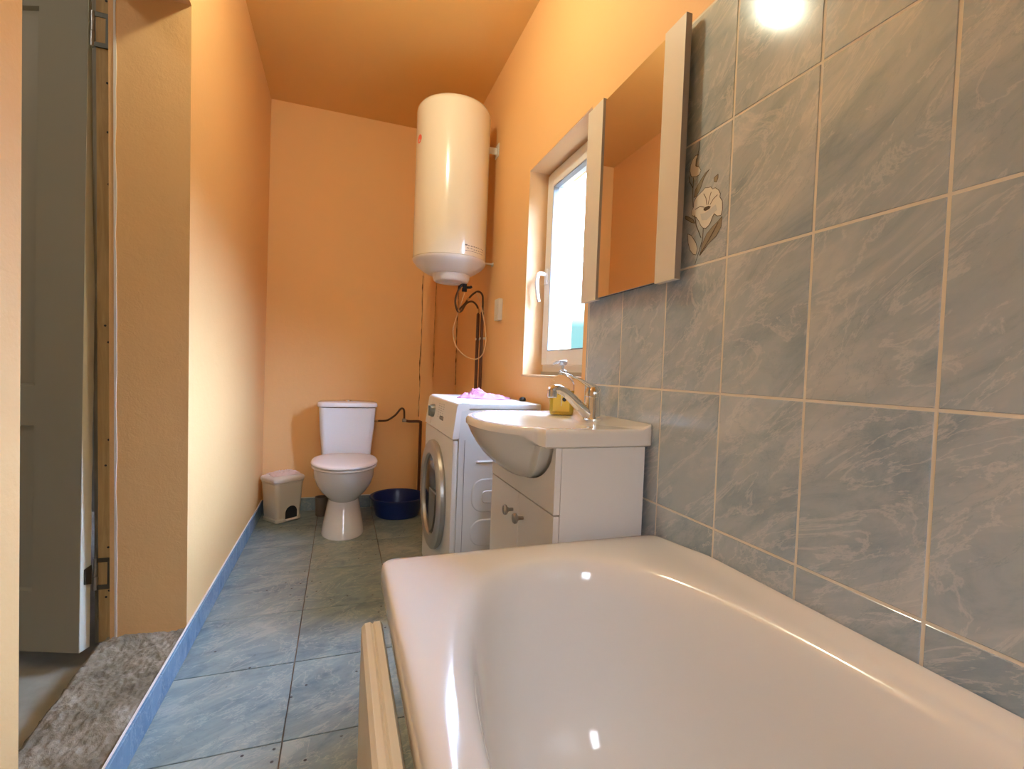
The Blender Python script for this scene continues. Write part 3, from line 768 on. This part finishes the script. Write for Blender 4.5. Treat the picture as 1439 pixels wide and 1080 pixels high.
# embossed side panel
m = MB()
def emb(cx, cz, hx, hz, r, d):
    def rr(hx_, hz_, r_, y): return [Vector((p.x, y, p.y)) for p in rrect(cx, cz, hx_, hz_, r_, 0, 6)]
    m.loft([rr(hx, hz, r, AY0), rr(hx - .006, hz - .006, max(r - .006, .004), AY0 - d)], False, True)
emb(.588, .475, .105, .066, .05, .004); emb(.588, .33, .105, .052, .045, .004); emb(.588, .605, .09, .006, .005, .003); emb(.58, .47, .06, .028, .02, .007)
m.build('side_embossing', M_WM, A)
m = MB(); m.box((AX0 + .046, AY0 - .0008, .03), (AX0 + .0475, AY0 + .001, .69)); m.build('side_seam', M_LABEL, A)
# door
dcy, dcz = 2.075, .412
m = MB(); m.lathe([(.228, 0), (.235, -.010), (.233, -.022), (.222, -.030), (.196, -.033), (.176, -.028), (.170, -.014)], (AX0, dcy, dcz), 72, 'X', False, False)
PD = m.build('porthole_door', M_SILV, A)
m = MB(); m.lathe([(.177, -.012), (.172, -.018), (.14, -.023), (.09, -.027), (.03, -.029), (.002, -.0295)], (AX0, dcy, dcz), 64, 'X', False, True)
m.build('door_glass', M_DGLASS, PD)
m = MB()  # grey plate crossing the near lower part of the glass
P_ = [(-.166, .035), (-.03, .035), (-.035, -.06), (-.055, -.155), (-.12, -.115), (-.158, -.05)]
m.prism([(AX0 - .0325, dcy + a, dcz + b_) for a, b_ in P_], (.012, 0, 0)); m.build('door_plate', M_PLATE, PD)
# knob, display, drawer, buttons
def onp(y, z, off): # point on sloped control panel
    t = (z - .694) / (.818 - .694); return Vector((AX0 - .002 + .015 * t - off, y, z))
m = MB(); m.lathe([(.030, 0), (.030, -.012), (.026, -.022), (.010, -.024)], onp(2.200, .765, -.003), 32, 'X'); m.box(onp(2.200, .765, .027) - Vector((0, .005, .024)), onp(2.2, .765, .027) + Vector((.012, .005, .024)), .002)
m.build('programme_knob', M_KNOBG, CP)
def plate(name, y0, y1, z0, z1, mt, off=.001, lab=None):
    m = MB(); a = [onp(y0, z0, off), onp(y1, z0, off), onp(y1, z1, off), onp(y0, z1, off)]
    m.prism(a, (.002, 0, 0)); o = m.build(name, mt, CP)
    if lab: o['label'] = lab
    return o
plate('display', 1.975, 2.045, .741, .757, M_LABEL)
m = MB()
for k in range(4):
    a = 2.050 - k * .020; p = [onp(a, .744, .003), onp(a - .014, .744, .003), onp(a - .014, .754, .003), onp(a, .754, .003)]; m.prism(p, (.002, 0, 0))
m.build('buttons', M_SILV, CP)
m = MB(); m.mi = 0
rnd = random.Random(5)
for r_ in range(7):
    for c_ in range(3):
        y = 2.10 - c_ * .045; z = .805 - r_ * .0095; w = rnd.uniform(.012, .026)
        m.prism([onp(y, z, .0008), onp(y - w, z, .0008), onp(y - w, z + .0022, .0008), onp(y, z + .0022, .0008)], (.0012, 0, 0))
for r_ in range(2):
    for c_ in range(2):
        y = 2.33 - c_ * .035; z = .79 - r_ * .016; m.prism([onp(y, z, .0008), onp(y - .02, z, .0008), onp(y - .02, z + .004, .0008), onp(y, z + .004, .0008)], (.0012, 0, 0))
m.build('printed_marks', mat('faint grey print', (.42, .42, .44, 1), .5), CP)
plate('drawer_front', 2.245, 2.365, .70, .812, M_WMP, .0012)
for y in (AY0 + .05, AY1 - .05):
    for x in (AX0 + .06, AX1 - .05): MB().lathe([(.02, 0), (.02, .02)], (x, y, 0), 16).build('foot', M_DARK, A)

# pink cloth on the machine: folded sheet with creases
def cloth(name, cx, cy, z0, sx, sy, rot, layers, h, seed, m_, thick=.003, amp=.012):
    m = MB(); nx, ny = 44, 36; g = []
    for j in range(ny + 1):
        r_ = []
        for i in range(nx + 1):
            u = i / nx * 2 - 1; v_ = j / ny * 2 - 1
            eu = 1 + .16 * noise.noise(Vector((v_ * 1.7, seed, 0))); ev = 1 + .20 * noise.noise(Vector((u * 1.9, seed + 3, 0)))
            x = u * sx * eu; y = v_ * sy * ev
            q = noise.noise(Vector((u * 1.5 + seed, v_ * 2.2, 0))); q2 = noise.noise(Vector((u * 5, v_ * 4 + seed, 7)))
            edge = max(abs(u), abs(v_)); fall = max(0, 1 - edge ** 3)
            z = z0 + thick + (h * (.55 + .9 * q) + amp * abs(q2)) * fall
            z = max(z0 + thick, z)
            r_.append(Vector((cx + x * math.cos(rot) - y * math.sin(rot), cy + x * math.sin(rot) + y * math.cos(rot), z)))
        g.append(r_)
    m.loft(g, closed=False)
    # underside and rim
    def off(r_): return [p - Vector((0, 0, min(thick, p.z - z0))) for p in r_]
    m.loft([off(r_) for r_ in g], closed=False)
    per = g[0] + [r_[-1] for r_ in g[1:]] + list(reversed(g[-1][:-1])) + [r_[0] for r_ in reversed(g[1:-1])]
    m.loft([per, off(per)]); bmesh.ops.remove_doubles(m.bm, verts=m.bm.verts[:], dist=1e-5)
    return m
m = cloth('pink_cloth', .612, 2.075, AZ + .0005, .105, .065, -.55, 2, .020, 2.3, M_CLOTH)
CL = thing('pink_cloth', 'crumpled pink cloth lying on top of the washing machine', 'cloth', (.61, 2.06, AZ))
m.build('cloth_fold', M_CLOTH, CL, angle=80)
m = cloth('x', .570, 2.090, AZ + .0005, .062, .048, -.2, 1, .036, 5.1, M_CLOTH); o = m.build('cloth_fold', M_CLOTH, CL, angle=80)

# ------------------------------------------------------------------ water heater
hx, hy, hr = .534, 2.560, .1945
H = thing('water_heater', 'tall cream cylindrical water heater hung near the ceiling', 'water heater', (hx, hy, 1.42))
m = MB(); prof = [(hr - .004, 1.536), (hr, 1.540), (hr, 2.300), (hr - .003, 2.315), (hr - .012, 2.328), (hr - .03, 2.337), (.1, 2.345), (.001, 2.347)]
m.lathe(prof, (hx, hy, 0), 96, cap0=True); m.build('tank', M_HEAT, H)
m = MB(); m.lathe([(.001, 1.462), (.10, 1.463), (.118, 1.466), (.146, 1.482), (.175, 1.503), (.190, 1.520), (.1952, 1.531), (.1952, 1.5355), (.18, 1.5358)], (hx, hy, 0), 96); m.build('bottom_cover', M_HEATP, H)
m = MB(); m.lathe([(.001, 1.432), (.055, 1.432), (.058, 1.427), (.083, 1.424), (.092, 1.430), (.098, 1.445), (.099, 1.463)], (hx + .010, hy - .01, 0), 64, cap0=True); m.build('service_cap', M_HEATP, H)
for z, dz_ in ((2.165, .035), (1.548, .010)):
    m = MB(); m.box((hx + .16, hy - .012, z - dz_ * .5), (WR - .0005, hy - .002, z + dz_ * .5), .002); m.box((WR - .005, hy - .04 * dz_ / .035, z - dz_), (WR - .0005, hy + .02, z + dz_), .001)
    m.build('wall_bracket', M_WHITE, H)
# round sticker on the far side
def cyl(a, z, r=hr + .0006): return Vector((hx + r * math.cos(a), hy + r * math.sin(a), z))
m = MB(); a0 = math.radians(196)
cc = [cyl(a0 + .022 / hr * math.cos(k * PI / 12), 2.13 + .022 * math.sin(k * PI / 12)) for k in range(24)]
m.prism(cc, (0.0008, 0, 0)); o = m.build('round_sticker', mat('red sticker', (.75, .12, .08, 1), .4), H); o['label'] = 'small red and white round sticker'
# faint printed marks above the groove
m = MB(); ac = math.radians(-78); rnd = random.Random(11)
def mark(a, z, w, h_):
    m.prism([cyl(a, z), cyl(a + w / hr, z), cyl(a + w / hr, z + h_), cyl(a, z + h_)], (0, .0004, 0))
mark(ac - .02, 1.585, .014, .007); x = ac + .07
for k in range(8):
    w = rnd.uniform(.006, .013); mark(x, 1.583 + rnd.uniform(0, .003), w, .004); x += (w + .006) / hr
x = ac + .03
for k in range(7):
    w = rnd.uniform(.006, .015); mark(x, 1.570 + rnd.uniform(0, .003), w, .0032); x += (w + .008) / hr
x = ac - .02
for k in range(7):
    w = rnd.uniform(.01, .02); mark(x, 1.560, w, .002); x += (w + .003) / hr
m.build('printed_marks', M_LABEL, H)

# valve and flexible hoses
VL = thing('safety_valve', 'small black safety valve under the water heater', 'valve', (.62, 2.56, 1.39))
m = MB(); m.lathe([(.011, 1.432), (.011, 1.468)], (.622, 2.56, 0), 16); m.lathe([(.014, 1.385), (.014, 1.402), (.011, 1.404), (.011, 1.410), (.014, 1.412), (.014, 1.432)], (.622, 2.56, 0), 16)
m.tube([(.622, 2.56, 1.407), (.655, 2.56, 1.410), (.662, 2.56, 1.416)], .007, 12); m.tube([(.622, 2.56, 1.425), (.598, 2.555, 1.412), (.590, 2.555, 1.395)], .008, 12)
m.build('valve_body', M_DARK, VL); 
m = MB(); m.lathe([(.0065, 1.468), (.0065, 1.482)], (.622, 2.56, 0), 12); m.build('union', M_BRASS, VL)
def hose(name, pts, r, mt, lab, cat, ends=None, sm=8):
    m = MB(); m.tube(pts, r, 12, sm)
    root = thing(name, lab, cat, pts[-1]); m.build('hose_line', mt, root)
    if ends:
        for e in ends: MB().tube(e, r * 1.35, 12).build('end_fitting', M_BRASS, root)
    return root
px1, px2 = XR - .022, XR - .022
hose('flexible_hose', [(.590, 2.555, 1.395), (.576, 2.56, 1.35), (.575, 2.56, 1.315), (.592, 2.57, 1.277), (.62, 2.60, 1.285), (.66, 2.66, 1.335), (.71, 2.72, 1.358), (.745, 2.735, 1.335), (px1, 2.73, 1.29)], .0058, M_BRAID, 'dark braided hose curving low from the heater valve to the pipes', 'hose',
     [[(.588, 2.568, 1.284), (.600, 2.575, 1.276)], [(.750, 2.733, 1.32), (px1, 2.73, 1.296)]])
hose('flexible_hose', [(.60, 2.59, 1.283), (.65, 2.64, 1.335), (.69, 2.66, 1.385), (.725, 2.655, 1.408), (.748, 2.645, 1.39), (.752, 2.64, 1.34), (px2, 2.64, 1.285)], .0055, M_BRAID, 'dark braided hose arching high over to the second pipe', 'hose',
     [[(.66, 2.647, 1.35), (.672, 2.655, 1.365)]])
hose('hanging_cable', [(.64, 2.60, 1.43), (.63, 2.62, 1.36), (.60, 2.63, 1.25), (.582, 2.63, 1.17), (.60, 2.62, 1.09), (.65, 2.60, 1.035), (.705, 2.58, 1.02), (.735, 2.55, 1.05), (.745, 2.53, 1.13), (.742, 2.56, 1.22), (.735, 2.62, 1.33), (.715, 2.66, 1.412)], .0030, M_CABLE, 'thin cream cable hanging in a loop below the water heater', 'cable')
for y, lab in ((2.73, 'brown vertical water pipe nearer the back corner'), (2.64, 'brown vertical water pipe nearer the window')):
    t_ = thing('water_pipe', lab, 'pipe', (XR - .022, y, 0), 'brown pipes on the window wall')
    MB().tube([(XR - .022, y, .0), (XR - .022, y, 1.29)], .0095, 16).build('pipe_run', M_PIPE, t_)
    m = MB(); m.box((XR - .034, y - .006, 1.135), (WR - .0005, y + .006, 1.148), .002); m.build('pipe_clip', M_WHITE, t_)
# switch box
m = MB(); m.box((XR - .020, 2.355, 1.222), (WR - .0005, 2.425, 1.335), .006, 3)
BX_ = thing('switch_box', 'small white surface switch box on the wall between heater and window', 'switch', (XR, 2.42, 1.235))
m.build('housing', M_WHITE, BX_); MB().box((XR - .0225, 2.370, 1.250), (XR - .018, 2.410, 1.305), .002).build('rocker', M_WHITE, BX_)

# ------------------------------------------------------------------ toilet
Tt = thing('toilet', 'white ceramic toilet with cistern by the apricot back wall', 'toilet', (.03, 2.95, 0))
tcx = .034
def egg(hw, yf, yb, z, n=56, e=2.0, cx=tcx):
    """front half ellipse toward -y, rounder back"""
    cy = yf + (yb - yf) * .52; out = []
    for i in range(n):
        a = 2 * PI * i / n; c, s_ = math.cos(a), math.sin(a)
        hy = (cy - yf) if s_ < 0 else (yb - cy); ee = 2.0 if s_ < 0 else 2.8
        r = (abs(c / hw) ** ee + abs(s_ / hy) ** ee) ** (-1 / ee)
        out.append(Vector((cx + r * c, cy + r * s_, z)))
    return out
m = MB()
m.loft([egg(.116, 2.735, 3.05, 0), egg(.117, 2.733, 3.05, .008), egg(.112, 2.742, 3.05, .04), egg(.100, 2.765, 3.05, .10), egg(.089, 2.785, 3.05, .16), egg(.084, 2.79, 3.05, .195), egg(.098, 2.765, 3.07, .212), egg(.126, 2.722, 3.09, .245),
        egg(.150, 2.685, 3.12, .285), egg(.164, 2.660, 3.16, .325), egg(.167, 2.645, 3.20, .36), egg(.170, 2.638, 3.22, .382), egg(.168, 2.638, 3.22, .388), egg(.13, 2.68, 3.10, .389), egg(.11, 2.70, 3.0, .35), egg(.05, 2.78, 2.9, .25)], True, True)
m.build('pan', M_CER, Tt, angle=50)
m = MB()
m.loft([egg(.170, 2.632, 3.045, .390), egg(.175, 2.627, 3.048, .394), egg(.175, 2.627, 3.048, .402), egg(.171, 2.632, 3.045, .406)], True, True)
m.build('seat_ring', M_SEAT, Tt, angle=50)
m = MB()
m.loft([egg(.174, 2.624, 3.05, .4075), egg(.178, 2.620, 3.053, .412), egg(.178, 2.620, 3.053, .419), egg(.172, 2.628, 3.048, .426), egg(.15, 2.66, 3.03, .431), egg(.10, 2.73, 2.97, .435), egg(.02, 2.83, 2.87, .436)], True, True)
for x in (-.07, .07): m.tube([(tcx + x - .02, 3.058, .410), (tcx + x + .02, 3.058, .410)], .011, 12)
m.build('lid', M_SEAT, Tt, angle=50)
m = MB()
kx = .046
def tk(hw, yf, z): return rrect(kx, (yf + 3.27) / 2, hw, (3.27 - yf) / 2, .032, z, 6)
m.loft([tk(.138, 3.135, .390), tk(.146, 3.128, .400), tk(.149, 3.122, .44), tk(.160, 3.108, .56), tk(.168, 3.100, .692), tk(.168, 3.100, .697)], True, True)
m.build('cistern', M_CER, Tt, angle=45)
m = MB(); m.loft([tk(.170, 3.098, .700), tk(.176, 3.090, .703), tk(.177, 3.089, .716), tk(.174, 3.092, .727), tk(.160, 3.105, .733), tk(.05, 3.18, .736)], True, True)
m.build('cistern_lid', M_CER, Tt, angle=45)
m = MB(); m.lathe([(.024, .733), (.024, .742), (.018, .746), (.005, .747)], (kx, 3.17, 0), 24); o = m.build('flush_button', M_CHR, Tt)
m = MB(); m.tube([(tcx, 3.0, .20), (tcx, 3.2, .20), (tcx, YB + .0, .19)], .05, 20); m.build('outlet_pipe', M_CER, Tt)
# fill hose, tap and pipe
hose('fill_hose', [(kx + .165, 3.20, .606), (.245, 3.22, .605), (.30, 3.27, .604), (.352, 3.29, .635), (.388, 3.29, .679), (.410, 3.30, .672), (.414, 3.30, .635), (.414, 3.30, .606)], .0065, M_BRAID, 'short dark hose arching from the cistern side to the wall pipe', 'hose',
     [[(kx + .166, 3.20, .606), (.232, 3.21, .606)]])
t_ = thing('supply_pipe', 'dark supply pipe with a stop tap between toilet and washing machine', 'pipe', (.53, 3.32, 0))
m = MB(); m.tube([(.414, 3.30, .598), (.45, 3.31, .592), (.515, 3.322, .59), (.5285, 3.322, .58), (.530, 3.322, .54), (.530, 3.322, .0)], .0095, 14, 6); m.build('pipe_run', M_PIPE, t_)
m = MB(); m.lathe([(.012, .588), (.014, .595), (.012, .612)], (.414, 3.30, 0), 16); m.box((.402, 3.272, .594), (.426, 3.29, .604), .003); m.build('stop_tap', M_KNOB, t_)

# bin
bx, by, br = -.318, 3.210, math.radians(-38)
BN = thing('pedal_bin', 'cream plastic pedal bin in the back corner beside the toilet', 'bin', (bx, by, 0))
def bq(hx_, hy_, r, z): return rrect(bx, by, hx_, hy_, r, z, 6, br + PI / 2)
# front of the bin points along the rotated +x axis; a dark arched plate sits on that side
m = MB()
ax = Vector((math.cos(br - PI / 2 + PI / 2 * 0), 0, 0))
fd = Vector((math.sin(math.radians(38)) * 1.0, -math.cos(math.radians(38)), 0))   # outward normal of the pedal face
sd_ = Vector((math.cos(math.radians(38)), math.sin(math.radians(38)), 0))
def bp(s, f, z): return Vector((bx, by, 0)) + sd_ * s + fd * f + Vector((0, 0, z))
def bring(hs, hf, r, z, n=6):
    out = []
    for qx, qy, a0 in ((1, 1, 0), (-1, 1, 90), (-1, -1, 180), (1, -1, 270)):
        for i in range(n + 1):
            a = math.radians(a0 + 90 * i / n); out.append(bp(qx * (hs - r) + r * math.cos(a), qy * (hf - r) + r * math.sin(a), z))
    return out
m.loft([bring(.078, .070, .02, .0), bring(.084, .076, .022, .004), bring(.084, .076, .022, .022), bring(.080, .072, .022, .026), bring(.091, .083, .024, .232), bring(.095, .087, .026, .236), bring(.095, .087, .026, .245), bring(.086, .078, .02, .245), bring(.07, .062, .02, .05)], True, True)
m.build('bin_body', M_BIN, BN, angle=40)
m = MB(); m.loft([bring(.094, .086, .03, .246), bring(.101, .093, .034, .249), bring(.102, .094, .034, .262), bring(.097, .089, .034, .271), bring(.07, .062, .03, .276), bring(.02, .02, .015, .277)], True, True); m.build('bin_lid', M_BINL, BN, angle=50)
m = MB()
ap = [(.049, .014)] + [(.010 + .039 * math.cos(k * PI / 12), .056 + .039 * math.sin(k * PI / 12)) for k in range(13)] + [(-.029, .014)]
m.prism([bp(s, .0775, z) for s, z in ap], tuple(-fd * .004)); o = m.build('pedal_shade', M_DARK, BN); o['label'] = 'dark arched plate for the shade in the pedal opening'  # shade inside the opening painted as a dark plate, nothing is cut
# raised arch border and pedal
m = MB(); ap2 = [bp(.0515, .079, .014)] + [bp(.010 + .0415 * math.cos(k * PI / 12), .079, .056 + .0415 * math.sin(k * PI / 12)) for k in range(13)] + [bp(-.0315, .079, .014)]
m.tube(ap2, .0028, 8); m.build('arch_rim', M_BIN, BN)
m = MB(); m.prism([bp(-.027, .076, .013), bp(.047, .076, .013), bp(.047, .090, .011), bp(-.027, .090, .011)], (0, 0, .007)); m.build('pedal', M_BINL, BN)
m = cloth('x', bx + .004, by + .01, .2775, .082, .062, .45, 1, .016, 8.2, M_PAPER, .002, .018)
tag(m.build('crumpled_tissue', M_PAPER, origin=(bx, by, .277), angle=80), 'crumpled pinkish tissue lying on the lid of the pedal bin', 'tissue')
# brown holder behind the toilet foot
m = MB(); m.lathe([(.030, 0), (.034, .004), (.038, .115), (.040, .120), (.036, .120), (.031, .012)], (-.094, 3.235, 0), 28, cap1=True)
tag(m.build('brown_container', M_BRN, origin=(-.094, 3.235, 0)), 'small dark brown round container on the floor left of the toilet foot', 'container')
# blue basin
bbx, bby = .372, 3.160
m = MB(); m.lathe([(.125, .0), (.135, .003), (.140, .010), (.160, .100), (.168, .116), (.178, .119), (.180, .124), (.172, .127), (.163, .122), (.154, .100), (.134, .012), (.12, .008)], (bbx, bby, 0), 64)
tag(m.build('blue_basin', M_BLUE, origin=(bbx, bby, 0)), 'round navy blue plastic wash tub on the floor right of the toilet', 'wash tub')
# small dark rubber cap on the back of the machine top
m = MB(); m.lathe([(.012, 0), (.015, .006), (.012, .014), (.004, .018)], (.744, 1.93, AZ), 16)
tag(m.build('rubber_plug', M_DARK, origin=(.744, 1.93, AZ)), 'small dark rubber plug at the rear of the washing machine top', 'plug')

# ------------------------------------------------------------------ lamp (a bare bulb hanging from the ceiling, above the frame)
LP = Vector((0.003, 1.433, 2.395))
P = thing('pendant_bulb', 'bare glowing bulb on a short flex from the ceiling', 'lamp', (LP.x, LP.y, LP.z - .04))
m = MB(); m.lathe([(.001, -.042), (.018, -.038), (.032, -.024), (.037, -.004), (.033, .014), (.022, .032), (.014, .046)], LP, 28, cap1=True); bl = m.build('bulb', M_BULB, P)
m = MB(); m.lathe([(.016, .046), (.019, .05), (.019, .085), (.008, .095)], LP, 20); m.tube([LP + Vector((0, 0, .09)), Vector((LP.x, LP.y, ZC - .012))], .003, 8); m.lathe([(.035, ZC - .016), (.035, ZC - .001)], (LP.x, LP.y, 0), 24); m.build('lamp_holder', M_DARK, P)

# ------------------------------------------------------------------ sky
w = bpy.data.worlds.new('overcast sky'); bpy.context.scene.world = w; w.use_nodes = True
nt = w.node_tree; bg = nt.nodes['Background']
tc = nt.nodes.new('ShaderNodeTexCoord'); sx_ = nt.nodes.new('ShaderNodeSeparateXYZ'); cr = nt.nodes.new('ShaderNodeValToRGB')
nt.links.new(tc.outputs['Generated'], sx_.inputs[0]); nt.links.new(sx_.outputs['Z'], cr.inputs['Fac'])
e = cr.color_ramp.elements; e[0].position = 0.0; e[0].color = (.001, .0015, .0015, 1); e[1].position = .012; e[1].color = (.0040, .0082, .0085, 1)
for p_, c_ in ((.10, (.0045, .0088, .0092, 1)), (.14, (.03, .045, .05, 1)), (.20, (.22, .29, .44, 1)), (.45, (.50, .65, 1.0, 1)), (1.0, (.50, .65, 1.0, 1))):
    x = e.new(p_); x.color = c_
nt.links.new(cr.outputs[0], bg.inputs[0]); bg.inputs[1].default_value = 110.0

# ------------------------------------------------------------------ camera
Fpx, yaw, pitch, roll = 671.0263, 0.3446, -0.0262, 0.0381
f = Vector((math.sin(yaw) * math.cos(pitch), math.cos(yaw) * math.cos(pitch), math.sin(pitch)))
r = Vector((math.cos(yaw), -math.sin(yaw), 0)); u = r.cross(f)
r2 = r * math.cos(roll) + u * math.sin(roll); u2 = -r * math.sin(roll) + u * math.cos(roll)
cam = bpy.data.cameras.new('camera'); co = bpy.data.objects.new('camera', cam); COL.objects.link(co)
cam.sensor_width = 36; cam.sensor_fit = 'HORIZONTAL'; cam.lens = Fpx / 1439 * 36; cam.clip_start = .01
Mx = Matrix((( r2.x, u2.x, -f.x, 0), (r2.y, u2.y, -f.y, 0), (r2.z, u2.z, -f.z, CAMZ), (0, 0, 0, 1)))
co.matrix_world = Mx
sc = bpy.context.scene; sc.camera = co
sc.view_settings.view_transform = 'Standard'; sc.view_settings.look = 'None'; sc.view_settings.gamma = 1.0; sc.view_settings.use_curve_mapping = False
sc.view_settings.exposure = 0.0
sc.cycles.max_bounces = 10; sc.cycles.diffuse_bounces = 6; sc.cycles.sample_clamp_indirect = 8.0; sc.cycles.use_denoising = True
